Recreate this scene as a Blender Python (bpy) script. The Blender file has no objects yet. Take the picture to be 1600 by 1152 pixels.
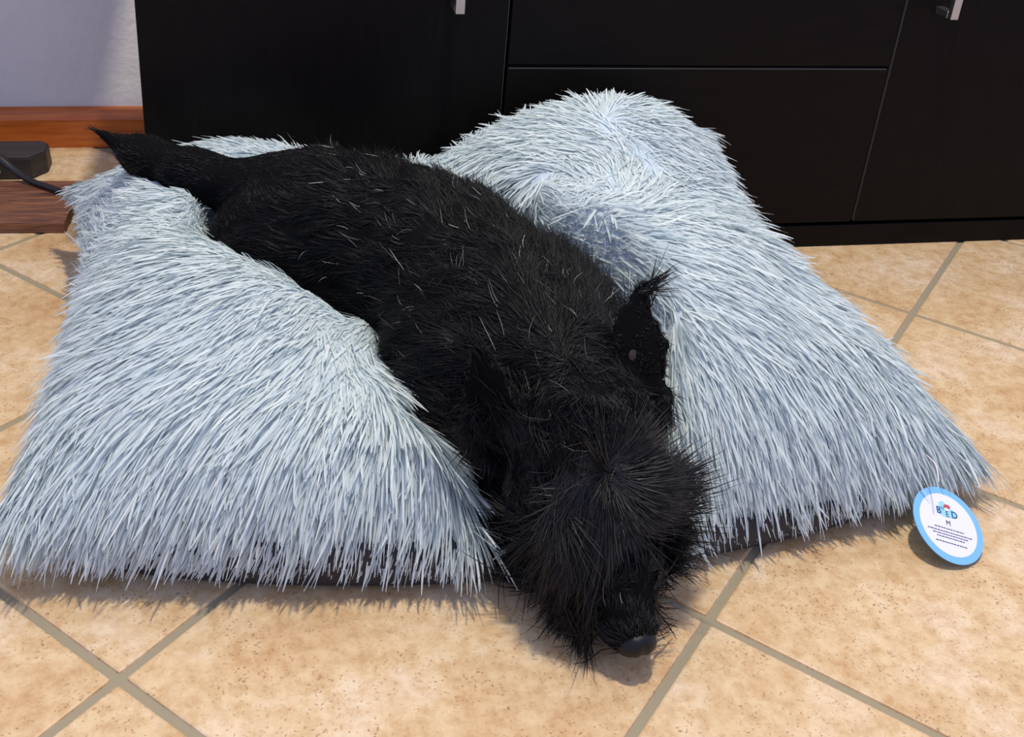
import bpy, bmesh, math
import numpy as np
from mathutils import Matrix, Vector

sc = bpy.context.scene
# ------------------------------------------------------------------ camera
cam_data = bpy.data.cameras.new('camera')
cam = bpy.data.objects.new('camera', cam_data)
sc.collection.objects.link(cam)
CR = Vector((0.97904763, -0.19331994, 0.06397757))      # camera right, up, forward
CU = Vector((0.03252988, 0.45863039, 0.88803152))
CF = Vector((0.20101626, 0.86734397, -0.45530967))
cam.matrix_world = Matrix(((CR.x, CU.x, -CF.x, 0), (CR.y, CU.y, -CF.y, 0), (CR.z, CU.z, -CF.z, .665), (0, 0, 0, 1)))
cam_data.sensor_fit = 'HORIZONTAL'
cam_data.sensor_width = 36
cam_data.lens = 37.8825
cam_data.shift_x, cam_data.shift_y = 0.04087, -0.108795
cam_data.clip_start = .02
sc.camera = cam
# ------------------------------------------------------------------ light
world = bpy.data.worlds.new('world'); sc.world = world
world.use_nodes = True
world.node_tree.nodes['Background'].inputs[0].default_value = (.54, .61, 1.0, 1)
world.node_tree.nodes['Background'].inputs[1].default_value = .57
ld = bpy.data.lights.new('ceiling_lamp', 'POINT')
ld.energy = 114; ld.color = (1.0, .915, .76); ld.shadow_soft_size = .065
lamp = bpy.data.objects.new('ceiling_lamp', ld)
lamp.location = (.35, .82, 2.4)
sc.collection.objects.link(lamp)
vs = sc.view_settings
vs.view_transform = 'Standard'; vs.look = 'None'; vs.gamma = 1; vs.exposure = .67
vs.use_curve_mapping = False

rng = np.random.default_rng(11)
COL = sc.collection

# ------------------------------------------------------------------ helpers
def tag(o, label=None, cat=None, group=None, kind=None):
    if label: o['label'] = label
    if cat: o['category'] = cat
    if group: o['group'] = group
    if kind: o['kind'] = kind
    return o

def link(name, me, mat=None, parent=None):
    o = bpy.data.objects.new(name, me); COL.objects.link(o)
    if mat and me is not None and not me.materials: me.materials.append(mat)
    if parent: o.parent = parent
    return o

def empty(name, loc=(0, 0, 0)):
    o = bpy.data.objects.new(name, None); COL.objects.link(o); o.location = loc; o.empty_display_size = .05
    return o

def box_mesh(name, lo, hi, bevel=0, seg=2):
    bm = bmesh.new()
    bmesh.ops.create_cube(bm, size=1)
    for v in bm.verts:
        v.co = Vector([(lo[i] + hi[i]) / 2 + v.co[i] * (hi[i] - lo[i]) for i in range(3)])
    if bevel:
        bmesh.ops.bevel(bm, geom=bm.edges[:], offset=bevel, segments=seg, profile=.5, affect='EDGES')
    me = bpy.data.meshes.new(name); bm.to_mesh(me); bm.free()
    return me

def box(name, lo, hi, mat, parent=None, bevel=.0015, seg=2):
    """box whose object origin is its own base centre; lo/hi are in the parent's frame"""
    c = Vector(((lo[0] + hi[0]) / 2, (lo[1] + hi[1]) / 2, lo[2]))
    me = box_mesh(name, [lo[i] - c[i] for i in range(3)], [hi[i] - c[i] for i in range(3)], bevel, seg)
    o = link(name, me, mat, parent); o.location = c
    return o

def np_mesh(name, V, F, smooth=True, nper=None):
    """mesh from numpy arrays; F is (n,3) or (n,4)"""
    me = bpy.data.meshes.new(name)
    V = np.ascontiguousarray(V, np.float32); F = np.ascontiguousarray(F, np.int32)
    k = F.shape[1]
    me.vertices.add(len(V)); me.vertices.foreach_set('co', V.ravel())
    me.loops.add(F.size); me.loops.foreach_set('vertex_index', F.ravel())
    me.polygons.add(len(F)); me.polygons.foreach_set('loop_start', np.arange(0, F.size, k, dtype=np.int32))
    if smooth: me.polygons.foreach_set('use_smooth', np.ones(len(F), bool))
    me.update(calc_edges=True)
    return me

class Mat:
    def __init__(s, name):
        s.m = bpy.data.materials.new(name); s.m.use_nodes = True
        s.t = s.m.node_tree; s.b = s.t.nodes['Principled BSDF']; s.out = s.t.nodes['Material Output']
    def n(s, kind, **kw):
        nd = s.t.nodes.new(kind)
        for k, v in kw.items():
            if k in nd.inputs: nd.inputs[k].default_value = v
            else: setattr(nd, k, v)
        return nd
    def l(s, a, b): s.t.links.new(a, b)
    def set(s, **kw):
        for k, v in kw.items(): s.b.inputs[k.replace('_', ' ')].default_value = v
        return s
    def ramp(s, fac, stops):
        r = s.n('ShaderNodeValToRGB'); s.l(fac, r.inputs[0])
        e = r.color_ramp.elements
        while len(e) < len(stops): e.new(.5)
        for el, (p, c) in zip(e, stops): el.position = p; el.color = (*c, 1)
        return r.outputs[0]
    def mix(s, fac, a, b, mode='MIX'):
        m = s.n('ShaderNodeMix', data_type='RGBA', blend_type=mode)
        for sock, v in ((m.inputs[0], fac), (m.inputs[6], a), (m.inputs[7], b)):
            if hasattr(v, 'links') or isinstance(v, bpy.types.NodeSocket): s.l(v, sock)
            else: sock.default_value = v if not isinstance(v, tuple) else (*v, 1)
        return m.outputs[2]
    def noise(s, vec, scale, detail=4, rough=.6):
        nz = s.n('ShaderNodeTexNoise', Scale=scale, Detail=detail, Roughness=rough)
        if vec is not None: s.l(vec, nz.inputs['Vector'])
        return nz.outputs['Fac']
    def bump(s, h, strength=.2, dist=.002):
        b = s.n('ShaderNodeBump', Strength=strength, Distance=dist); s.l(h, b.inputs['Height']); s.l(b.outputs[0], s.b.inputs['Normal'])

def plain(name, col, rough=.5, **kw):
    m = Mat(name); m.set(Base_Color=(*col, 1), Roughness=rough, **kw); return m.m

# ------------------------------------------------------------------ materials
def mat_tile():
    m = Mat('tile_ceramic')
    g = m.n('ShaderNodeNewGeometry'); oi = m.n('ShaderNodeObjectInfo')
    sc_ = m.n('ShaderNodeVectorMath', operation='SCALE'); m.l(oi.outputs['Location'], sc_.inputs[0]); sc_.inputs['Scale'].default_value = 7.3
    ad = m.n('ShaderNodeVectorMath', operation='ADD'); m.l(g.outputs['Position'], ad.inputs[0]); m.l(sc_.outputs[0], ad.inputs[1])
    P = ad.outputs[0]
    c1 = m.ramp(m.noise(P, 9, 5, .62), [(.30, (.58, .375, .19)), (.52, (.67, .497, .29)), (.72, (.77, .625, .46))])
    c2 = m.ramp(m.noise(P, 60, 5, .7), [(.35, (.72, .58, .42)), (.6, (1, 1, 1))])
    c = m.mix(.75, c1, c2, 'MULTIPLY')
    nz = m.n('ShaderNodeTexNoise', Scale=170, Detail=3); m.l(P, nz.inputs['Vector'])
    sm = m.n('ShaderNodeVectorMath', operation='SCALE'); m.l(nz.outputs['Color'], sm.inputs[0]); sm.inputs['Scale'].default_value = .009
    pd = m.n('ShaderNodeVectorMath', operation='ADD'); m.l(P, pd.inputs[0]); m.l(sm.outputs[0], pd.inputs[1])
    vo = m.n('ShaderNodeTexVoronoi', Scale=310); m.l(pd.outputs[0], vo.inputs['Vector'])
    dots = m.ramp(vo.outputs['Distance'], [(.20, (1, 1, 1)), (.42, (0, 0, 0))])
    some = m.ramp(vo.outputs['Color'], [(.46, (0, 0, 0)), (.62, (1, 1, 1))])
    sp = m.mix(1.0, dots, some, 'MULTIPLY')
    big = m.ramp(m.noise(P, 22, 3, .6), [(.40, (.22, .22, .22)), (.60, (1, 1, 1))])
    f = m.mix(1.0, sp, big, 'MULTIPLY')
    f2 = m.mix(1.0, f, (.75, .75, .75), 'MULTIPLY')
    c = m.mix(f2, c, (.24, .10, .035))
    m.l(c, m.b.inputs['Base Color'])
    m.set(Roughness=.48)
    m.b.inputs['Specular IOR Level'].default_value = .35
    m.bump(m.noise(P, 150, 4, .6), .12, .001)
    return m.m

def mat_wood(name, dark, mid, light, axis, scale=1.0, rough=.35, spec=.5, stretch=14):
    m = Mat(name)
    tc = m.n('ShaderNodeTexCoord'); mp = m.n('ShaderNodeMapping')
    s = [stretch * scale] * 3; s[axis] = scale
    mp.inputs['Scale'].default_value = s
    m.l(tc.outputs['Object'], mp.inputs['Vector'])
    n1 = m.noise(mp.outputs[0], 6, 6, .65)
    m.l(m.ramp(n1, [(.3, dark), (.52, mid), (.75, light)]), m.b.inputs['Base Color'])
    m.set(Roughness=rough); m.b.inputs['Specular IOR Level'].default_value = spec
    m.bump(n1, .06, .001)
    return m.m

def mat_wall():
    m = Mat('wall_plaster')
    g = m.n('ShaderNodeNewGeometry')
    m.l(m.ramp(m.noise(g.outputs['Position'], 5, 4), [(.3, (.72, .70, .67)), (.7, (.78, .76, .73))]), m.b.inputs['Base Color'])
    m.set(Roughness=.8); m.bump(m.noise(g.outputs['Position'], 55, 4), .5, .004)
    return m.m

def mat_strand(name, cols, rough, spec, translucent=0, sheen=0):
    """strand material: colour varies from strand to strand (a per-strand attribute)"""
    m = Mat(name)
    a = m.n('ShaderNodeAttribute', attribute_name='strand')
    m.l(m.ramp(a.outputs['Fac'], cols), m.b.inputs['Base Color'])
    m.set(Roughness=rough); m.b.inputs['Specular IOR Level'].default_value = spec
    if translucent:
        tr = m.n('ShaderNodeBsdfTranslucent'); m.l(m.ramp(a.outputs['Fac'], cols), tr.inputs[0])
        mx = m.n('ShaderNodeMixShader'); mx.inputs[0].default_value = translucent
        m.l(m.b.outputs[0], mx.inputs[1]); m.l(tr.outputs[0], mx.inputs[2]); m.l(mx.outputs[0], m.out.inputs[0])
    return m.m

def mat_fabric(name, col, rough=.7):
    m = Mat(name); tc = m.n('ShaderNodeTexCoord')
    m.set(Base_Color=(*col, 1), Roughness=rough); m.bump(m.noise(tc.outputs['Object'], 40, 4), .5, .006)
    return m.m

M = dict(
    tile=mat_tile(),
    grout=plain('grout', (.30, .255, .165), .9),
    wall=mat_wall(),
    base=mat_wood('baseboard_wood', (.40, .085, .012), (.54, .135, .02), (.62, .18, .03), 0, 2, .3),
    cab_v=mat_wood('espresso_wood_upright', (.0022, .0016, .0015), (.0038, .0025, .0022), (.0065, .004, .0032), 2, 3, .42, .12),
    cab_h=mat_wood('espresso_wood_level', (.0022, .0016, .0015), (.0038, .0025, .0022), (.0065, .004, .0032), 0, 3, .42, .12),
    metal=plain('brushed_steel', (.62, .60, .57), .32, Metallic=1.0),
    plank=mat_wood('weathered_plank', (.030, .012, .009), (.17, .065, .032), (.36, .16, .055), 0, 3, .5),
    block=mat_wood('dark_block_wood', (.018, .015, .015), (.030, .026, .025), (.045, .040, .038), 0, 3, .5),
    edge=plain('grey_edge_strip', (.055, .05, .043), .5),
    cable=plain('black_rubber', (.010, .010, .010), .4),
    shelf=mat_wood('shelf_wood', (.20, .10, .05), (.30, .16, .08), (.36, .2, .1), 0, 2, .5),
    under=mat_fabric('black_underside_fabric', (.012, .014, .022), .6),
    backing=mat_fabric('blue_grey_backing', (.45, .54, .60), .9),
    fur=mat_strand('blue_grey_shag', [(0, (.60, .69, .71)), (.5, (.71, .785, .785)), (1, (.81, .865, .855))], .6, .2, .42),
    skin=plain('black_skin', (.004, .004, .0045), .9, Specular_IOR_Level=.05),
    coat=mat_strand('black_coat', [(0, (.0035, .0035, .004)), (.9, (.008, .008, .009)), (1, (.014, .013, .012))], .45, .3),
    fringe=mat_strand('black_fringe', [(0, (.006, .006, .007)), (.7, (.012, .011, .011)), (1, (.045, .039, .034))], .38, .5),
    grey=mat_strand('grey_hairs', [(0, (.10, .09, .08)), (1, (.42, .38, .33))], .4, .5),
    nose=plain('wet_nose', (.005, .005, .006), .42, Specular_IOR_Level=.3),
    eye=plain('dark_eye', (.010, .006, .004), .06),
    ear=plain('ear_skin', (.034, .019, .015), .8),
    tag_blue=plain('tag_blue_border', (.20, .50, .85), .45),
    tag_white=plain('tag_white_card', (.80, .80, .90), .45),
    ink=plain('print_ink', (.05, .05, .09), .6),
    ink_blue=plain('print_blue', (.33, .66, .86), .6),
    ink_navy=plain('print_navy', (.03, .10, .22), .6),
    ink_red=plain('print_red', (.55, .06, .06), .6),
    cord=plain('tag_cord', (.75, .70, .72), .6),
)

# ------------------------------------------------------------------ setting
CAB_Y, WALL_Y = 1.258, 1.70
floor = tag(box('floor', (-3.2, -1.6, -.03), (4.2, WALL_Y + .1, -.0022), M['grout'], bevel=0), kind='structure')
floor['label'] = 'beige speckled ceramic tile floor laid diagonally with olive grout'
PHI, TS, OI, OJ = -.79495, .333338, -.173884, .682423
ex, ey = Vector((math.cos(PHI), math.sin(PHI), 0)), Vector((-math.sin(PHI), math.cos(PHI), 0))
tm = box_mesh('tile', (-TS / 2 + .0036, -TS / 2 + .0036, -.009), (TS / 2 - .0036, TS / 2 - .0036, 0), .0024, 2)
tm.materials.append(M['tile'])
for p in tm.polygons: p.use_smooth = False
for i in range(-14, 15):
    for j in range(-14, 15):
        c = ex * (OI + (i + .5) * TS) + ey * (OJ + (j + .5) * TS)
        if -2.3 < c.x < 2.9 and -.75 < c.y < 1.62:
            t = link('tile', tm, None, floor)
            t.location = c - Vector(floor.location); t.rotation_euler = (0, 0, PHI)

wall = tag(box('wall_back', (-3.2, WALL_Y, -.03), (4.2, WALL_Y + .1, 2.5), M['wall'], bevel=0), 'off-white plastered wall behind the cabinet', kind='structure')
bm = bmesh.new()
prof = [(0, 0), (-.014, 0), (-.014, .046), (-.0125, .051), (-.009, .055), (-.0075, .060), (-.004, .0635), (0, .064)]
rings = [[bm.verts.new((x, WALL_Y + a, b)) for a, b in prof] for x in (-3.2, 4.2)]
for k in range(len(prof)):
    bm.faces.new((rings[0][k], rings[0][(k + 1) % len(prof)], rings[1][(k + 1) % len(prof)], rings[1][k]))
bm.faces.new(rings[0][::-1]); bm.faces.new(rings[1])
bmesh.ops.recalc_face_normals(bm, faces=bm.faces[:])
me = bpy.data.meshes.new('baseboard_back'); bm.to_mesh(me); bm.free()
tag(link('baseboard_back', me, M['base']), 'orange-brown varnished wooden baseboard', kind='structure')

# ------------------------------------------------------------------ cabinet
CX0, CX1, CZ = -.118, 1.287, .462
cab = tag(empty('cabinet', ((CX0 + CX1) / 2, CAB_Y + .15, 0)), 'dark espresso wooden sideboard with doors, drawers and steel handles', 'cabinet')
def cbox(name, lo, hi, mat, parent=cab, bevel=.0012, off=None):
    L = cab.location
    o = box(name, [lo[i] - L[i] for i in range(3)], [hi[i] - L[i] for i in range(3)], M[mat], parent, bevel)
    return o
YB = CAB_Y + .29
cbox('side_panel', (CX0, CAB_Y + .019, .036), (CX0 + .016, YB, CZ - .02), 'cab_v')
cbox('side_panel', (CX1 - .016, CAB_Y + .019, .036), (CX1, YB, CZ - .02), 'cab_v')
cbox('bottom_panel', (CX0 + .016, CAB_Y + .019, .036), (CX1 - .016, YB, .052), 'cab_h')
cbox('back_panel', (CX0 + .016, YB - .006, .052), (CX1 - .016, YB, CZ - .02), 'cab_h')
cbox('top_panel', (CX0 - .004, CAB_Y - .006, CZ - .02), (CX1 + .004, YB, CZ), 'cab_h')
for gx in (.3195, .8475):
    cbox('divider', (gx - .008, CAB_Y + .0195, .052), (gx + .008, YB - .006, CZ - .02), 'cab_v')
cbox('plinth', (CX0 + .004, CAB_Y + .006, 0), (CX1 - .004, YB - .01, .034), 'cab_h')
G = .002
def handle(parent, x, z0, z1):
    """square steel bow handle: upright bar on two posts"""
    bm = bmesh.new()
    for lo, hi in (((-.0055, -.036, z0), (.0055, -.027, z1)), ((-.0055, -.0271, z0), (.0055, 0, z0 + .009)), ((-.0055, -.0271, z1 - .009), (.0055, 0, z1))):
        r = bmesh.ops.create_cube(bm, size=1)
        for v in r['verts']: v.co = Vector([(lo[i] + hi[i]) / 2 + v.co[i] * (hi[i] - lo[i]) for i in range(3)])
    bmesh.ops.bevel(bm, geom=bm.edges[:], offset=.0006, segments=1, affect='EDGES')
    me = bpy.data.meshes.new('handle'); bm.to_mesh(me); bm.free()
    h = link('handle', me, M['metal'], parent); h['label'] = 'square brushed steel bow handle'
    L = cab.location + parent.location
    h.location = (x - L.x, CAB_Y - L.y, -L.z)
d1 = cbox('door', (CX0 + .001, CAB_Y, .042), (.3195 - G, CAB_Y + .018, CZ - .023), 'cab_v')
handle(d1, .2505, .3435, .432)
d2 = cbox('door', (.8475 + G, CAB_Y, .042), (CX1 - .001, CAB_Y + .018, CZ - .023), 'cab_v')
handle(d2, .8985, .3445, .432)
dr = cbox('drawer', (.3195 + G, CAB_Y, .042), (.8475 - G, CAB_Y + .018, .2695 - G), 'cab_h')
def band(parent, lo, hi):  # narrow grey strip, paler than the espresso wood, along a front's edge
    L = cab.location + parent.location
    box('edge_strip', [lo[i] - L[i] for i in range(3)], [hi[i] - L[i] for i in range(3)], M['edge'], parent, 0)
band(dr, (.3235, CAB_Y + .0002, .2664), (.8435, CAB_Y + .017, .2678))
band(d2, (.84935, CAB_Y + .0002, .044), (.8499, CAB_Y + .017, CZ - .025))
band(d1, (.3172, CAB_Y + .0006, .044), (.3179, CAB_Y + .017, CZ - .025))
cbox('drawer', (.3195 + G, CAB_Y, .2695 + G), (.8475 - G, CAB_Y + .018, CZ - .023), 'cab_h')

# ------------------------------------------------------------------ wall shelf above the frame: shades the wall beside the cabinet
sh = tag(empty('wall_shelf', (-.56, WALL_Y, .70)), 'brown wooden wall shelf fixed to the wall left of the cabinet', 'shelf')
box('board', (-.5, -.262, 0), (.5, 0, .022), M['shelf'], sh)
for x in (-.35, .33):
    box('bracket', (x - .012, -.18, -.012), (x + .012, 0, 0), M['metal'], sh)

# ------------------------------------------------------------------ things on the floor at the left
pl = box('wooden_plank', (-.34, -.07, 0), (.34, .07, .017), M['plank'], bevel=.002)
pl.location = (-.575, 1.462, 0); pl.rotation_euler = (0, 0, math.radians(-3))
tag(pl, 'reddish-brown weathered plank lying flat on the tiles by the wall', 'plank')
bm = bmesh.new()
oct_ = [(-.30, .03), (-.012, .03), (0, .018), (0, -.018), (-.02, -.045), (-.30, -.045)]
lo = [bm.verts.new((x, y, 0)) for x, y in oct_]; hi = [bm.verts.new((x - .002, y * .96, .033)) for x, y in oct_]
bm.faces.new(lo[::-1]); bm.faces.new(hi)
for k in range(6): bm.faces.new((lo[k], lo[(k + 1) % 6], hi[(k + 1) % 6], hi[k]))
bmesh.ops.bevel(bm, geom=bm.edges[:], offset=.002, segments=2, affect='EDGES')
me = bpy.data.meshes.new('wood_block'); bm.to_mesh(me); bm.free()
bk = tag(link('wood_block', me, M['block']), 'dark grey chamfered wooden block between the plank and the baseboard', 'block')
bk.location = (-.290, 1.605, 0)

def tube_mesh(name, pts, radii, sides=8, sub=6):
    pts = np.array(pts, float); radii = np.array(radii, float)
    n = len(pts); T = np.linspace(0, n - 1, (n - 1) * sub + 1); out = []; rr = []
    for t in T:
        i = min(int(t), n - 2); f = t - i
        p0, p1, p2, p3 = pts[max(i - 1, 0)], pts[i], pts[i + 1], pts[min(i + 2, n - 1)]
        out.append(.5 * ((2 * p1) + (p2 - p0) * f + (2 * p0 - 5 * p1 + 4 * p2 - p3) * f * f + (3 * p1 - p0 - 3 * p2 + p3) * f ** 3))
        rr.append(radii[i] * (1 - f) + radii[i + 1] * f)
    out = np.array(out); d = np.gradient(out, axis=0); d /= np.linalg.norm(d, axis=1)[:, None]
    u = np.cross(d, [0, 0.02, 1.]); u /= np.linalg.norm(u, axis=1)[:, None]; w = np.cross(u, d)
    a = np.arange(sides) * 2 * np.pi / sides
    V = out[:, None] + np.array(rr)[:, None, None] * (np.cos(a)[None, :, None] * u[:, None] + np.sin(a)[None, :, None] * w[:, None])
    m = len(out); F = []
    for i in range(m - 1):
        for k in range(sides): F.append((i * sides + k, i * sides + (k + 1) % sides, (i + 1) * sides + (k + 1) % sides, (i + 1) * sides + k))
    me = bpy.data.meshes.new(name); me.from_pydata(V.reshape(-1, 3).tolist(), [], F + [tuple(range(sides))[::-1], tuple(range((m - 1) * sides, m * sides))])
    for p in me.polygons: p.use_smooth = True
    return me
cb = tag(empty('cable', (-.30, 1.53, 0)), 'thin black cable with a silver plug sleeve trailing across the plank', 'cable')
cpts = [(-.46, 1.62, .048), (-.385, 1.565, .050), (-.352, 1.540, .046), (-.325, 1.520, .032), (-.298, 1.500, .0225), (-.272, 1.478, .0225), (-.250, 1.458, .021), (-.225, 1.43, .008), (-.19, 1.41, .006)]
o = link('cord', tube_mesh('cord', [(x + .30, y - 1.53, z) for x, y, z in cpts], [.0065, .0075, .0085, .006, .0045, .0045, .0045, .004, .004]), M['cable'], cb)
o = link('plug_sleeve', tube_mesh('plug_sleeve', [(x + .30, y - 1.548, z + .001) for x, y, z in [(-.43, 1.59, .050), (-.372, 1.548, .044), (-.342, 1.524, .034)]], [.0045, .0045, .003]), M['metal'], cb)
o['label'] = 'silver metal sleeve'

# ------------------------------------------------------------------ dog: one signed distance field -> one continuous mesh
def seg_cone(P, a, b, ra, rb):
    a = np.array(a, np.float32); b = np.array(b, np.float32); ab = b - a
    t = np.clip(((P - a) @ ab) / (ab @ ab), 0, 1)
    return np.linalg.norm(P - (a + t[..., None] * ab), axis=-1) - (ra + (rb - ra) * t)
def flat_cone(P, a, b, wdir, ra, rb, flat):
    """tapered blade: flattened along the axis normal to a-b and wdir"""
    a = np.array(a, np.float32); b = np.array(b, np.float32)
    x = (b - a); L = np.linalg.norm(x); x = x / L
    w = np.array(wdir, np.float32); w = w - (w @ x) * x; w /= np.linalg.norm(w); n = np.cross(x, w)
    Q = P - a; q0, q1, q2 = Q @ x, Q @ w, (Q @ n)
    q2 = q2 + 3.2 * q1 * q1 / max(ra, .01) * .25          # cupped
    q2 = q2 * flat
    t = np.clip(q0 / L, 0, 1)
    return (np.sqrt((q0 - t * L) ** 2 + q1 ** 2 + q2 ** 2) - (ra + (rb - ra) * t ** 1.3)) / flat * 1.6
def smin(a, b, k):
    h = np.clip(.5 + .5 * (b - a) / k, 0, 1)
    return b + (a - b) * h - k * h * (1 - h)

SP = dict(hip=(.066, 1.058, .142), loin=(.130, 1.020, .142), mid=(.188, .968, .142), chest=(.236, .852, .135), neck=(.253, .772, .140),
          skull=(.262, .694, .137), brow=(.267, .655, .105), muz=(.276, .614, .062), tip=(.281, .580, .034))
BONES = [  # a, b, ra, rb, blend
    (SP['hip'], SP['loin'], .096, .090, .03), (SP['loin'], SP['mid'], .090, .092, .03), (SP['mid'], SP['chest'], .090, .094, .03),
    (SP['chest'], SP['neck'], .088, .070, .03), (SP['neck'], SP['skull'], .066, .056, .03), (SP['skull'], SP['brow'], .056, .043, .02),
    (SP['brow'], SP['muz'], .041, .033, .018), (SP['muz'], SP['tip'], .033, .024, .012),
    # haunches, hind feet, shoulders, forelegs
    ((.030, 1.045, .105), (.085, .975, .090), .078, .060, .03), ((.085, .975, .09), (.055, .995, .05), .04, .026, .02), ((.055, .995, .045), (.085, .930, .042), .024, .020, .015),
    ((.115, 1.105, .110), (.180, 1.060, .095), .070, .052, .03), ((.180, 1.06, .09), (.150, 1.08, .05), .036, .024, .02),
    ((.185, .830, .120), (.170, .770, .075), .058, .040, .03), ((.170, .770, .070), (.205, .690, .040), .028, .021, .02), ((.205, .690, .038), (.225, .650, .030), .021, .020, .01),
    ((.300, .870, .125), (.330, .810, .085), .056, .038, .03), ((.330, .810, .075), (.325, .720, .045), .027, .021, .02), ((.325, .72, .043), (.315, .68, .034), .021, .02, .01),
    # tail
    ((.015, 1.085, .185), (-.058, 1.117, .193), .031, .026, .02), ((-.058, 1.117, .193), (-.114, 1.157, .199), .026, .021, .012), ((-.114, 1.157, .199), (-.163, 1.166, .227), .020, .003, .01),
    # cheeks, lower jaw
    ((.235, .668, .095), (.255, .625, .060), .034, .024, .02), ((.298, .662, .095), (.292, .622, .060), .034, .024, .02), ((.268, .640, .060), (.281, .592, .024), .030, .018, .015),
]
EARS = [((.304, .708, .155), (.328, .746, .240), (.9, -.35, -.1), .036, .007, 4.2), ((.206, .694, .155), (.170, .700, .222), (.75, -.6, .25), .034, .007, 4.2)]
VX = .0042
lo3, hi3 = np.array([-.20, .52, -.005]), np.array([.40, 1.20, .27])
dims = np.ceil((hi3 - lo3) / VX).astype(int)
gx, gy, gz = [lo3[i] + VX * np.arange(dims[i]) for i in range(3)]
P = np.stack(np.meshgrid(gx, gy, gz, indexing='ij'), -1).astype(np.float32)
D = None
for a, b, ra, rb, k in BONES:
    d = seg_cone(P, a, b, ra, rb)
    D = d if D is None else smin(d, D, k)
for a, b, w, ra, rb, fl in EARS:
    D = smin(flat_cone(P, a, b, w, ra, rb, fl), D, .008)
# soft muscle relief
D = D + .0022 * np.sin(P[..., 0] * 61 + 3 * np.sin(P[..., 1] * 37)) * np.sin(P[..., 1] * 53 + P[..., 2] * 41)

def surface_nets(D, lo, h):
    s = D < 0
    nx, ny, nz = D.shape
    corners = [(i, j, k) for i in (0, 1) for j in (0, 1) for k in (0, 1)]
    sub = lambda A, c: A[c[0]:nx - 1 + c[0], c[1]:ny - 1 + c[1], c[2]:nz - 1 + c[2]]
    cnt = sum(sub(s, c).astype(np.int8) for c in corners)
    act = np.argwhere((cnt > 0) & (cnt < 8))
    idx = -np.ones((nx - 1, ny - 1, nz - 1), np.int64); idx[tuple(act.T)] = np.arange(len(act))
    acc = np.zeros((len(act), 3)); num = np.zeros(len(act))
    for a in corners:
        for ax in range(3):
            if a[ax]: continue
            b = list(a); b[ax] = 1
            va = D[tuple((act + a).T)]; vb = D[tuple((act + b).T)]
            m = (va < 0) != (vb < 0)
            t = np.where(m, va / np.where(m, va - vb, 1), 0)
            p = np.array(a, float)[None].repeat(len(act), 0); p[:, ax] = t
            acc += p * m[:, None]; num += m
    V = lo + h * (act + acc / num[:, None])
    Fs = []
    for ax in range(3):
        o1, o2 = [(1, 2), (2, 0), (0, 1)][ax]
        A = np.moveaxis(s, ax, 0)
        s0 = [slice(None)] * 3; s1 = [slice(None)] * 3; s0[ax] = slice(0, -1); s1[ax] = slice(1, None)
        e = np.argwhere(s[tuple(s0)] != s[tuple(s1)])
        e = e[(e[:, o1] > 0) & (e[:, o2] > 0) & (e[:, o1] < D.shape[o1] - 1) & (e[:, o2] < D.shape[o2] - 1)]
        u = np.zeros(3, int); u[o1] = 1; w = np.zeros(3, int); w[o2] = 1
        q = [idx[tuple((e - u - w).T)], idx[tuple((e - w).T)], idx[tuple(e.T)], idx[tuple((e - u).T)]]
        f = np.stack(q, 1); inside = s[tuple(e.T)]
        f[~inside] = f[~inside][:, ::-1]
        Fs.append(f)
    return V, np.concatenate(Fs)
DV, DF = surface_nets(D, lo3 + 0, VX)
for _ in range(2):          # light smoothing
    acc = np.zeros_like(DV); n = np.zeros(len(DV))
    for a in range(4):
        np.add.at(acc, DF[:, a], DV[DF[:, (a + 1) % 4]] + DV[DF[:, (a + 3) % 4]]); np.add.at(n, DF[:, a], 2)
    DV = DV * .5 + .5 * acc / n[:, None]
def sdf_at(Q):
    I = (Q - lo3) / VX
    i0 = np.floor(I).astype(int); f = I - i0
    ok = np.all((i0 >= 0) & (i0 < dims - 1), axis=-1)
    i0 = np.clip(i0, 0, dims - 2); v = 0
    for a in (0, 1):
        for b in (0, 1):
            for c in (0, 1):
                w = (f[..., 0] if a else 1 - f[..., 0]) * (f[..., 1] if b else 1 - f[..., 1]) * (f[..., 2] if c else 1 - f[..., 2])
                v = v + w * D[i0[..., 0] + a, i0[..., 1] + b, i0[..., 2] + c]
    return np.where(ok, v, .2)
# lowest point of the dog above each (x, y): what presses the cushion down
ins = D < 0
dog_low = np.where(ins.any(2), gz[np.argmax(ins, axis=2)], 9.)

# ------------------------------------------------------------------ cushion
NU, NV = 150, 100
def noise2(x, y, f, seed, n=5):
    r = np.random.default_rng(seed); v = 0
    for _ in range(n):
        a = r.uniform(0, 2 * np.pi); ff = f * r.uniform(.6, 1.5)
        v = v + np.sin((x * math.cos(a) + y * math.sin(a)) * ff + r.uniform(0, 6.28))
    return v / n ** .5
uu, vv = np.meshgrid(np.linspace(0, 1, NU), np.linspace(0, 1, NV), indexing='ij')
FL, FR, BR, BL = [np.array(c) for c in ((-.198, .738, .066), (.693, .740, .042), (.578, 1.212, .200), (-.212, 1.300, .098))]
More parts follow.
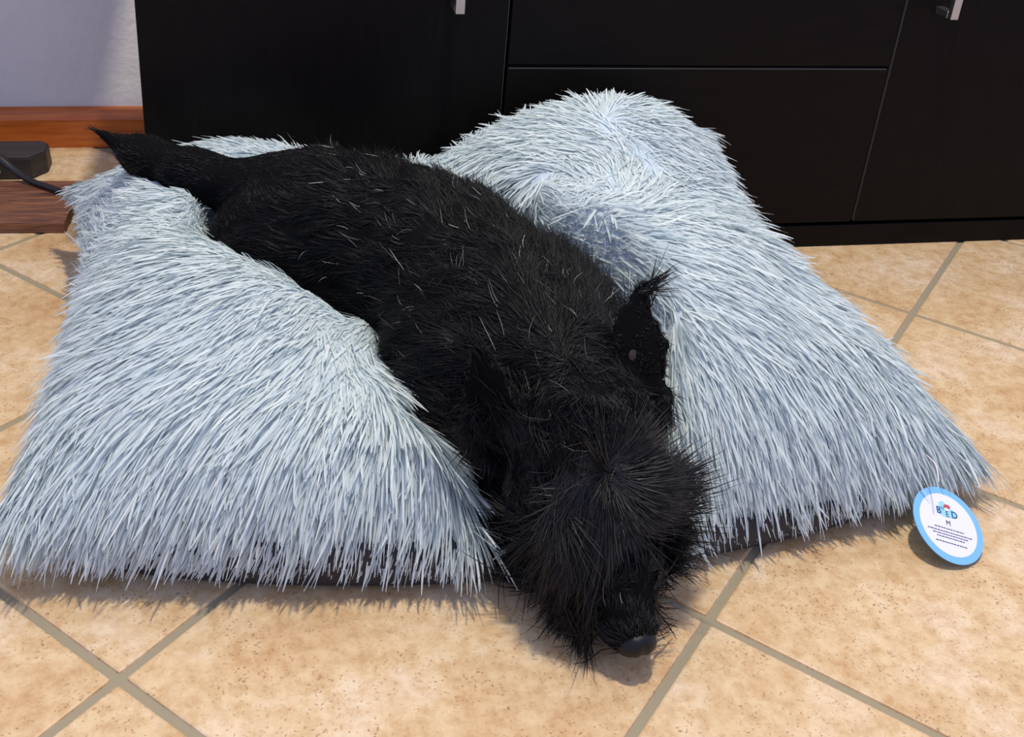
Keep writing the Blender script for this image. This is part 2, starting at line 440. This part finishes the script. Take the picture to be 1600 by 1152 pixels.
# stretch the parameter toward the rim so the rounded edge gets enough rows
ease = lambda t: .5 - .5 * np.cos(np.pi * t)
U, Vv = .45 * uu + .55 * ease(uu), .45 * vv + .55 * ease(vv)
base = ((1 - U) * (1 - Vv))[..., None] * FL + (U * (1 - Vv))[..., None] * FR + (U * Vv)[..., None] * BR + ((1 - U) * Vv)[..., None] * BL
X, Y, Zs = base[..., 0].copy(), base[..., 1].copy(), base[..., 2].copy()
Y -= .062 * (4 * U * (1 - U)) ** .8 * (1 - Vv) ** 1.5          # front edge bellies out
Y -= .020 * (4 * U * (1 - U)) * Vv                             # back edge draws in
X += (4 * Vv * (1 - Vv)) * (.036 * (1 - U) - .052 * U)                # sides draw in
X += .012 * np.sin(Vv * 7) * U
prof_ = lambda t: np.clip(1 - np.abs(2 * t - 1) ** 2.7, 0, 1) ** .55
Tt = .142 * prof_(U) * prof_(Vv)
Tt *= 1 + .05 * noise2(X, Y, 16, 3)
dimple = lambda x, y, r: np.exp(-((X - x) ** 2 + (Y - y) ** 2) / r ** 2)
Tt -= .020 * dimple(.045, .80, .06) + .022 * dimple(.47, 1.02, .07) + .016 * dimple(.53, .86, .06) + .015 * dimple(.55, 1.16, .05)
Tt += .022 * dimple(.47, 1.14, .10) + .010 * dimple(-.06, .95, .12)
Tt -= .046 * dimple(.105, .885, .065) + .028 * dimple(.04, .955, .05) + .030 * dimple(.135, .815, .05) + .034 * dimple(.0, 1.03, .06)
Zs = Zs - .05 * np.exp(-((X - .17) / .115) ** 2) * Vv ** 2
Tt -= .03 * np.exp(-((X - .20) / .10) ** 2) * Vv ** 2 * prof_(Vv)
sag = Zs + Tt
# groove under the dog
spine = np.array([SP[k] for k in ('hip', 'loin', 'mid', 'chest', 'neck', 'skull')])[:, :2]
dist = np.full(X.shape, 9.)
for a, b in zip(spine[:-1], spine[1:]):
    t = np.clip(((X - a[0]) * (b - a)[0] + (Y - a[1]) * (b - a)[1]) / ((b - a) @ (b - a)), 0, 1)
    dist = np.minimum(dist, np.hypot(X - a[0] - t * (b - a)[0], Y - a[1] - t * (b - a)[1]))
sag = sag - .075 * np.exp(-(dist / .115) ** 2) * prof_(Vv) ** .4 * prof_(U)
ix = np.clip(((X - lo3[0]) / VX).astype(int), 0, dims[0] - 1); iy = np.clip(((Y - lo3[1]) / VX).astype(int), 0, dims[1] - 1)
inb = (X > lo3[0]) & (X < hi3[0]) & (Y > lo3[1]) & (Y < hi3[1])
press = np.where(inb, dog_low[ix, iy], 9.)
top = np.minimum(sag, press - .004)
for _ in range(3):
    t2 = top.copy(); t2[1:-1, 1:-1] = (top[:-2, 1:-1] + top[2:, 1:-1] + top[1:-1, :-2] + top[1:-1, 2:]) / 4
    top = np.minimum(t2, press - .003)
top = np.maximum(top, .012)
top[[0, -1], :] = np.maximum(Zs[[0, -1], :], .012); top[:, [0, -1]] = np.maximum(np.minimum(Zs, top)[:, [0, -1]], .012)
grid = np.arange(NU * NV).reshape(NU, NV)
QF = np.stack([grid[:-1, :-1], grid[1:, :-1], grid[1:, 1:], grid[:-1, 1:]], -1).reshape(-1, 4)
TV = np.stack([X, Y, top], -1).reshape(-1, 3)
bed = tag(empty('dog_cushion', (.24, .96, 0)), 'light blue-grey shaggy floor cushion with a black underside under the dog', 'cushion')
OFF = np.array([.24, .96, 0])
link('top_cover', np_mesh('top_cover', TV - OFF, QF), M['backing'], bed)
# black underside: sags from the seam to the floor, bulging a little beyond it at the front
rim = np.minimum(1, 6 * np.minimum(np.minimum(U, 1 - U), np.minimum(Vv, 1 - Vv)))
lowz = Zs * np.clip(1 - rim / np.where(Vv < .5, .32, .8), 0, 1) ** 2.2 + .003
lowz = np.minimum(lowz, top - .004 * (rim > 0))
cx, cy = .24, .97
bulge = np.sin(np.clip(rim, 0, 1) * np.pi) * .012
corner = prof_(U * 0 + np.clip(U, .02, .98))
BX = X + bulge * (X - cx) / .45; BY = Y - .039 * np.sin(np.clip(rim, 0, 1) ** .55 * np.pi) * (Vv < .5) * (4 * U * (1 - U)) ** .6
u_mesh = link('underside', np_mesh('underside', np.stack([BX, BY, np.maximum(lowz, .002)], -1).reshape(-1, 3) - OFF, QF[:, ::-1]), M['under'], bed)
u_mesh['label'] = 'black fabric underside'

# ------------------------------------------------------------------ strands
def sample(V, F, n, weight=None, r=rng):
    """n random points on a quad/tri mesh: positions and smooth normals"""
    T = np.concatenate([F[:, [0, 1, 2]], F[:, [0, 2, 3]]]) if F.shape[1] == 4 else F
    a, b, c = V[T[:, 0]], V[T[:, 1]], V[T[:, 2]]
    fn = np.cross(b - a, c - a); ar = np.linalg.norm(fn, axis=1)
    vn = np.zeros_like(V)
    for k in range(3): np.add.at(vn, T[:, k], fn)
    vn /= np.maximum(np.linalg.norm(vn, axis=1), 1e-12)[:, None]
    w = ar if weight is None else ar * weight((a + b + c) / 3, fn / np.maximum(ar, 1e-12)[:, None])
    t = r.choice(len(T), n, p=w / w.sum())
    s = np.sqrt(r.random(n)); q = r.random(n)
    W = np.stack([1 - s, s * (1 - q), s * q], 1)
    Pp = (V[T[t]] * W[..., None]).sum(1); N = (vn[T[t]] * W[..., None]).sum(1)
    return Pp, N / np.linalg.norm(N, axis=1)[:, None]
nrm = lambda v: v / np.maximum(np.linalg.norm(v, axis=-1, keepdims=True), 1e-9)
def vnoise(Q, f, seed):
    return np.stack([sum(np.sin(Q @ (np.random.default_rng(seed * 10 + c * 3 + k).normal(size=3) * f) + c * 2.1 + k) for k in range(3)) / 1.7 for c in range(3)], -1)

TSTEP = {3: np.array([0, .6, 1.]), 4: np.array([0, .42, .86, 1.]), 5: np.array([0, .3, .6, .88, 1.])}
def paths(root, d, bend, L, n=4):
    """n points per strand, curved from direction d towards bend"""
    t = TSTEP[n][None, :, None]
    d = d[:, None]; b = bend[:, None]
    return root[:, None] + L[:, None, None] * (d * t + b * t * t)

def strand_mesh(name, path, width, sides=3, taper=.75):
    """tapered closed tubes along the paths (m, n, 3)"""
    m, n, _ = path.shape
    tan = nrm(np.gradient(path, axis=1))
    ref = nrm(rng.normal(size=(m, 1, 3)))
    u = nrm(np.cross(tan, ref)); w = np.cross(tan, u)
    tt = TSTEP[n]
    rad = width[:, None] * .5 * (np.minimum(1, .55 + 1.3 * tt) * (1 - taper * tt ** 2.2))[None]
    a = np.arange(sides) * 2 * np.pi / sides
    ring = path[:, :-1, None] + rad[:, :-1, None, None] * (np.cos(a)[:, None] * u[:, :-1, None] + np.sin(a)[:, None] * w[:, :-1, None])
    per = (n - 1) * sides + 1
    Vt = np.concatenate([ring.reshape(m, -1, 3), path[:, -1:]], 1)
    f = []
    for i in range(n - 2):
        for k in range(sides):
            a0, a1 = i * sides + k, i * sides + (k + 1) % sides
            f += [(a0, a1, a1 + sides), (a0, a1 + sides, a0 + sides)]
    for k in range(sides): f.append(((n - 2) * sides + k, (n - 2) * sides + (k + 1) % sides, per - 1))
    Ft = (np.array(f)[None] + (np.arange(m) * per)[:, None, None]).reshape(-1, 3)
    me = np_mesh(name, Vt.reshape(-1, 3), Ft)
    at = me.attributes.new('strand', 'FLOAT', 'POINT')
    at.data.foreach_set('value', np.repeat(rng.random(m), per).astype(np.float32))
    return me

def ribbon_mesh(name, path, N, width):
    """flat blunt fibres lying roughly along the surface"""
    m, n, _ = path.shape
    tan = nrm(np.gradient(path, axis=1))
    side = nrm(np.cross(tan, nrm(N + .38 * rng.normal(size=N.shape))[:, None]))
    wid = width[:, None] * .5 * np.array([.8, 1, .85, .28])[None]
    Vt = np.stack([path - side * wid[..., None], path + side * wid[..., None]], 2).reshape(m, -1, 3)
    f = []
    for i in range(n - 1): f += [(2 * i, 2 * i + 1, 2 * i + 3), (2 * i, 2 * i + 3, 2 * i + 2)]
    Ft = (np.array(f)[None] + (np.arange(m) * 2 * n)[:, None, None]).reshape(-1, 3)
    me = np_mesh(name, Vt.reshape(-1, 3), Ft)
    at = me.attributes.new('strand', 'FLOAT', 'POINT')
    at.data.foreach_set('value', np.repeat(rng.random(m), 2 * n).astype(np.float32))
    return me

# cushion pile: combed outward to the rim, hanging at the front, in swirled patches
Pp, N = sample(TV, QF, 200000)
xr = (Pp[:, 0] - .24) / .42; yr = (Pp[:, 1] - .97) / .27
flow = np.stack([np.sign(xr) * np.abs(xr) ** 1.3 * 1.1, np.sign(yr) * np.abs(yr) ** 1.8 * 1.2 - .25, -.15 + 0 * xr], -1)
flow[:, 0] -= .55 * np.exp(-((Pp[:, 0] + .0) / .16) ** 2)
swirl = vnoise(Pp * [1, 1, .3], 17, 4)
front = np.clip((.80 - Pp[:, 1]) / .08, 0, 1)[:, None]
flow = flow + .55 * swirl * (1 - .8 * front) + front * np.array([0, -.5, -.8]) + 0.20 * vnoise(Pp, 90, 7) + .13 * rng.normal(size=flow.shape)
tang = nrm(flow - (flow * N).sum(1, keepdims=True) * N)
edge = np.clip(np.maximum(np.abs(xr), np.abs(yr)) - .55, 0, 1)
lift = .20 + .09 * rng.normal(size=len(Pp))
d0 = nrm(tang + np.clip(lift, .04, .7)[:, None] * N)
L = .0285 * (1 + .28 * rng.normal(size=len(Pp))).clip(.45, 1.6) * (1 + .30 * edge) * (1 - .45 * np.clip((yr - .45) / .4, 0, 1))
bend = .30 * tang - .10 * N + np.array([0, 0, -.22]) + .14 * rng.normal(size=tang.shape)
pa = paths(Pp - .001 * N, d0, bend, L, 4)
zmin = .012 + .014 * rng.random(len(Pp))
kk = np.where(pa[:, -1, 2] < zmin, np.clip((Pp[:, 2] - zmin) / np.maximum(Pp[:, 2] - pa[:, -1, 2], 1e-4), .45, 1), 1)
pa = Pp[:, None] + (pa - Pp[:, None]) * kk[:, None, None]
pa[..., 2] = np.maximum(pa[..., 2], .004)
pa[..., 2] = np.minimum(pa[..., 2], Pp[:, None, 2] + .006 + .005 * rng.random(len(Pp))[:, None])
pa[..., 1] = np.where((pa[..., 0] > CX0 - .01) & (pa[..., 1] > CAB_Y - .004), CAB_Y - .004, pa[..., 1])
s0, s1, s2 = sdf_at(pa[:, 0]), sdf_at(pa[:, 2]), sdf_at(pa[:, 3])
keep = (s0 > .004) & (s1 > -.004) & (s2 > -.012)
pa = pa[keep]; N = N[keep]
fur = link('shag_pile', ribbon_mesh('shag_pile', pa - OFF, N, (.00175 * (1 + .28 * rng.normal(size=len(pa)))).clip(.001, .0036)), M['fur'], bed)
tag(fur, 'long light blue-grey shag pile', kind='stuff')

# ------------------------------------------------------------------ dog objects
DOFF = np.array([.19, .90, 0])
dog = link('dog', np_mesh('dog', DV - DOFF, DF), M['skin'])
dog.location = DOFF
tag(dog, 'black wiry-coated terrier asleep across the cushion with its nose on the tiles', 'dog')
ear_c = [np.array(e[0]) * .5 + np.array(e[1]) * .5 for e in EARS]
HEAD = np.array(SP['skull'])
# coat: combed from the head towards the tail
chain = np.array([SP[k] for k in ('tip', 'muz', 'brow', 'skull', 'neck', 'chest', 'mid', 'loin', 'hip')] + [(.015, 1.085, .185), (-.058, 1.117, .193), (-.114, 1.157, .199), (-.157, 1.164, .224)], float)
def along(Q):
    best = np.full(len(Q), 9.); tdir = np.zeros_like(Q); par = np.zeros(len(Q))
    for i, (a, b) in enumerate(zip(chain[:-1], chain[1:])):
        ab = b - a; t = np.clip((Q - a) @ ab / (ab @ ab), 0, 1); d = np.linalg.norm(Q - a - t[:, None] * ab, axis=1) + (.0 if i < 8 else .01)
        m = d < best; best[m] = d[m]; tdir[m] = ab / np.linalg.norm(ab); par[m] = (i + t)[m]
    return tdir, par
NC = 130000
Pp, N = sample(DV, DF, NC, lambda c, n: (c[:, 2] > .02) * np.where(n[:, 2] > -.35, 1., .15) * np.where(c[:, 1] < .73, 2.2, 1.))
tdir, par = along(Pp)
head = np.clip(1 - (par - 2.6) / .9, 0, 1)            # 1 on the face, 0 behind the skull
muzzle = np.clip(1 - (par - .9) / .5, 0, 1)
tail = par > 8.6
near_ear = np.minimum(*[seg_cone(Pp, e[0], e[1], 0, 0) for e in EARS]) < .036
Lb = .019 + .007 * np.clip((4.6 - np.abs(par - 4.9)) / 4.6, 0, 1)
Lc = np.where(tail, .009, Lb) * (1 - .45 * head) * (1 - .45 * muzzle)
Lc = np.where(muzzle > .5, np.maximum(Lc, .010), Lc)
Lc = np.where(near_ear & (Pp[:, 2] > .172), .006, Lc)
Lc = Lc * (1 + .28 * rng.normal(size=NC)).clip(.4, 1.7)
tdir = tdir * np.where(par > 1.6, np.tanh((par - 3.3) * 2.2), 1)[:, None]
fd = tdir + np.array([0, 0, -.45]) * (1 - head)[:, None] * (~tail)[:, None]
fd = fd + .38 * vnoise(Pp, 42, 21) + .30 * vnoise(Pp, 130, 23) + .16 * rng.normal(size=Pp.shape)
tang = nrm(fd - (fd * N).sum(1, keepdims=True) * N)
d0 = nrm(tang + np.clip(.13 + .08 * rng.normal(size=NC), .02, .5)[:, None] * N)
bend = -.08 * N + .10 * tang + .22 * vnoise(Pp, 160, 29)
pa = paths(Pp - .001 * N, d0, bend, Lc, 3)
pa[..., 2] = np.maximum(pa[..., 2], .002)
o = link('coat', strand_mesh('coat', pa - DOFF, (.00085 * (1 + .3 * rng.normal(size=NC))).clip(.0004, .0016)), M['coat'], dog)
tag(o, 'short wiry black coat', kind='stuff')

def region_roots(n, wfun):
    return sample(DV, DF, n, lambda c, nn: wfun(c, nn) + 1e-12)
gauss = lambda c, p, r: np.exp(-((c - np.array(p)) ** 2).sum(1) / r ** 2)
HX = nrm(np.array(SP['tip']) - np.array(SP['skull']))           # along the face, towards the nose
HS = nrm(np.cross(HX, [0, 0, 1.])); HN = np.cross(HS, HX)        # across the face, out of the forehead
if HN[2] < 0: HN = -HN
BC = np.array(SP['brow']) + .038 * HN                                  # middle of the fringe
def tuft(name, label, n, root_w, dirf, Lm, width, curl=.3, mat='coat', lift=.3, clump=.35, npt=5, grav=.0):
    Pp, N = region_roots(n, root_w)
    d = dirf(Pp, N) + clump * vnoise(Pp, 110, 31) + .12 * rng.normal(size=Pp.shape)
    d = nrm(nrm(d - (d * N).sum(1, keepdims=True) * N * .9) + lift * N)
    L = Lm * (1 + .25 * rng.normal(size=n)).clip(.4, 1.6)
    b = curl * vnoise(Pp, 120, 37) - .15 * N + np.array([0, 0, -grav])
    pa = paths(Pp - .001 * N, d, b, L, npt)
    s = sdf_at(pa)                                              # keep strands outside the body
    pa = pa + np.where(s < .002, .002 - s, 0)[..., None] * N[:, None]
    pa[..., 2] = np.maximum(pa[..., 2], .0015 + .002 * rng.random((n, 1)))
    o = link(name, strand_mesh(name, pa - DOFF, (width * (1 + .3 * rng.normal(size=n))).clip(width * .4, width * 2)), M[mat], dog)
    tag(o, label, kind='stuff')
    return o
def fan(c0):
    def f(Q, N):
        r = Q - c0; s = (r @ HS)[:, None] * HS; x = (r @ HX)[:, None] * HX
        return nrm(s * 1.5 + x) * 1.0 + .55 * HX
    return f
tuft('fringe', 'long black fringe fanning over the eyes', 4200, lambda c, n: gauss(c, BC + .003 * HX, .019) * (n @ HN > .1), fan(BC - .004 * HX), .030, .0009, curl=.22, lift=.30, clump=.55, mat='fringe')
tuft('eyebrow', 'bushy black eyebrow', 1500, lambda c, n: gauss(c, BC + .030 * HS + .012 * HX - .01 * HN, .016), lambda Q, N: .35 * HS + .9 * HX, .044, .0010, curl=.2, lift=.3, mat='fringe')
tuft('eyebrow', 'bushy black eyebrow', 1500, lambda c, n: gauss(c, BC - .030 * HS + .012 * HX - .01 * HN, .016), lambda Q, N: -.8 * HS + .5 * HX, .044, .0010, curl=.2, lift=.3, mat='fringe')
def beard_dir(sg): return lambda Q, N: sg * 1.0 * HS + .18 * HX - .2 * HN + np.array([0, 0, -.12])
MZ = np.array(SP['muz'])
for sg in (1, -1):
    tuft('beard', 'curly black beard beside the muzzle', 3600, lambda c, n, sg=sg: (gauss(c, MZ + sg * .032 * HS - .006 * HN - .006 * HX, .026)) * (sg * (n @ HS) > .25) * (n @ HN < .75), beard_dir(sg), .034, .0011, curl=.45, lift=.22, grav=.1)
    tuft('cheek_hair', 'shaggy black cheek hair', 2600, lambda c, n, sg=sg: gauss(c, HEAD + sg * .052 * HS - .02 * HN, .036) * (sg * (n @ HS) > 0), lambda Q, N, sg=sg: sg * .25 * HS + .9 * HX, .022, .0010, curl=.3, lift=.2)
for e in EARS:
    b = np.array(e[1], float); ax = nrm(np.array(e[1]) - np.array(e[0]))
    tuft('ear_hair', 'wisps of hair at the ear tip', 70, lambda c, n, b=b: gauss(c, b, .010), lambda Q, N, ax=ax: ax + 0 * Q, .024, .0009, curl=.35, lift=.1, clump=.6)
tuft('grey_hairs', 'scattered single grey hairs', 280, lambda c, n: (n[:, 2] > .1) * (c[:, 2] > .05) * (c[:, 0] > .06) * np.where(c[:, 1] < .76, .35, 1), lambda Q, N: along(Q)[0], .016, .0007, curl=.5, mat='grey', lift=.5)

# nose, eyes
def blob(name, c, axes, rad, mat, seg=20):
    bm = bmesh.new(); bmesh.ops.create_uvsphere(bm, u_segments=seg, v_segments=12, radius=1)
    A = [Vector(a) for a in axes]
    for v in bm.verts:
        p = v.co.copy(); v.co = A[0] * p.x * rad[0] + A[1] * p.y * rad[1] + A[2] * p.z * rad[2]
    for f in bm.faces: f.smooth = True
    me = bpy.data.meshes.new(name); bm.to_mesh(me); bm.free()
    o = link(name, me, M[mat], dog); o.location = Vector(c) - Vector(DOFF)
    return o
NT = np.array(SP['tip']) + .018 * HX + .008 * HN
no = blob('nose', NT, (HS, HX, HN), (.0165, .012, .014), 'nose'); no['label'] = 'moist black nose'
for v in no.data.vertices:
    p = np.array(v.co); s_, x_, n_ = p @ HS, p @ HX, p @ HN
    for sg in (1, -1):                                          # nostrils pressed in at the front
        dd = math.hypot(s_ - sg * .0075, n_ + .001)
        if x_ > 0: v.co = v.co - Vector(HX) * .005 * math.exp(-(dd / .004) ** 2)
    if x_ > 0: v.co = v.co - Vector(HX) * .0025 * math.exp(-(s_ / .002) ** 2)
for sg in (1, -1):
    e = blob('eye', np.array(SP['brow']) + sg * .030 * HS + .026 * HN + .012 * HX, (HS, HX, HN), (.0085, .0085, .007), 'eye'); e['label'] = 'dark eye under the fringe'

for e_ in EARS[:1]:                                            # bare spot inside the upright ear
    a_, b_ = np.array(e_[0]), np.array(e_[1]); x_ = nrm(b_ - a_); w_ = np.array(e_[2], float); w_ = nrm(w_ - (w_ @ x_) * x_); n_ = np.cross(x_, w_)
    if n_ @ np.array([.3, .8, -.5]) > 0: n_ = -n_
    ie = blob('inner_ear', a_ * .62 + b_ * .38 + n_ * .0052, (x_, w_, n_), (.007, .005, .0022), 'ear'); ie['label'] = 'dusky pink inner ear'

# ------------------------------------------------------------------ hang tag on the cushion
tg = tag(empty('hang_tag', (0, 0, 0)), None); tg.parent = bed
tg['label'] = 'round white card tag with a light blue border and printed logo'
TC = Vector((.622, .662, .0225))
tx = Vector((.733, -.443, -.519)).normalized(); tn = Vector((.235, -.53, .99)).normalized()
ty = tn.cross(tx).normalized(); tx = ty.cross(tn).normalized()
rot = math.radians(24); rx = tx * math.cos(rot) + ty * math.sin(rot); ry = -tx * math.sin(rot) + ty * math.cos(rot)
tg.matrix_local = Matrix(((rx.x, ry.x, tn.x, TC.x - OFF[0]), (rx.y, ry.y, tn.y, TC.y - OFF[1]), (rx.z, ry.z, tn.z, TC.z), (0, 0, 0, 1)))
def disc(name, r, z0, z1, mat, parent, sx=1.0, sy=1.0, c=(0, 0), seg=48):
    bm = bmesh.new()
    bmesh.ops.create_cone(bm, cap_ends=True, segments=seg, radius1=r, radius2=r, depth=z1 - z0)
    for v in bm.verts: v.co = Vector((v.co.x * sx + c[0], v.co.y * sy + c[1], v.co.z + (z0 + z1) / 2))
    me = bpy.data.meshes.new(name); bm.to_mesh(me); bm.free()
    return link(name, me, M[mat], parent)
disc('border', .0375, -.0004, .0004, 'tag_blue', tg)
face = disc('face', .0308, .0004, .0006, 'tag_white', tg)
face['label'] = 'white printed centre of the tag'
def text(s, size, x, y, mat, name, ext=.0001, z=.0008, bold=0):
    cu = bpy.data.curves.new(name, 'FONT'); cu.body = s; cu.size = size; cu.align_x = 'CENTER'; cu.align_y = 'CENTER'; cu.extrude = ext; cu.offset = bold
    o = bpy.data.objects.new(name, cu); COL.objects.link(o)
    dg = bpy.context.evaluated_depsgraph_get(); me = bpy.data.meshes.new_from_object(o.evaluated_get(dg))
    bpy.data.objects.remove(o); me.name = name
    me.materials.clear()
    t = link(name, me, M[mat], tg); t.location = (x, y, z)
    return t
def printed(name, rects, mat, z0=.0006, z1=.0008):
    bm = bmesh.new()
    for x0, x1, y0, y1 in rects:
        r = bmesh.ops.create_cube(bm, size=1)
        for v in r['verts']: v.co = Vector(((x0 + x1) / 2 + v.co.x * (x1 - x0), (y0 + y1) / 2 + v.co.y * (y1 - y0), (z0 + z1) / 2 + v.co.z * (z1 - z0)))
    me = bpy.data.meshes.new(name); bm.to_mesh(me); bm.free()
    return link(name, me, M[mat], tg)
disc('logo_patch', .0055, .0006, .0007, 'ink_blue', tg, 2.0, .95, (.000, .0125), 24)
disc('logo_patch', .0045, .0006, .0007, 'ink_blue', tg, 1.0, 1.0, (-.003, .0185), 24)
text('B', .0095, -.0085, .0125, 'ink_navy', 'logo_letter', bold=.0002)
text('D', .0095, .0085, .0115, 'ink_navy', 'logo_letter', bold=.0002)
text('E', .0080, .0005, .0105, 'ink_navy', 'logo_letter')
disc('logo_mark', .0028, .0007, .0010, 'ink_red', tg, 1.3, .75, (.0015, .0185), 12)
disc('logo_mark', .0022, .0007, .0010, 'tag_white', tg, 1.3, .8, (.0008, .0155), 12)
text('M', .0068, 0, .0015, 'ink', 'size_letter')
r_ = np.random.default_rng(5)
for y, w in ((-.0045, .016), (-.0080, .024), (-.0108, .019), (-.0136, .015), (-.0185, .017)):
    rects = []; x = -w
    while x < w:
        l = r_.uniform(.0012, .0032); rects.append((x, min(x + l, w), y - .00045, y + .00045)); x += l + .0007
    printed('small_print', rects, 'ink')
inv = tg.matrix_local.inverted()
loc = lambda p: tuple(inv @ Vector((p[0] - OFF[0], p[1] - OFF[1], p[2])))
link('cord', tube_mesh('cord', [loc((.606, .672, .066)), loc((.612, .690, .072)), loc((.622, .722, .060))], [.0007, .0007, .0007], 6), M['cord'], tg)
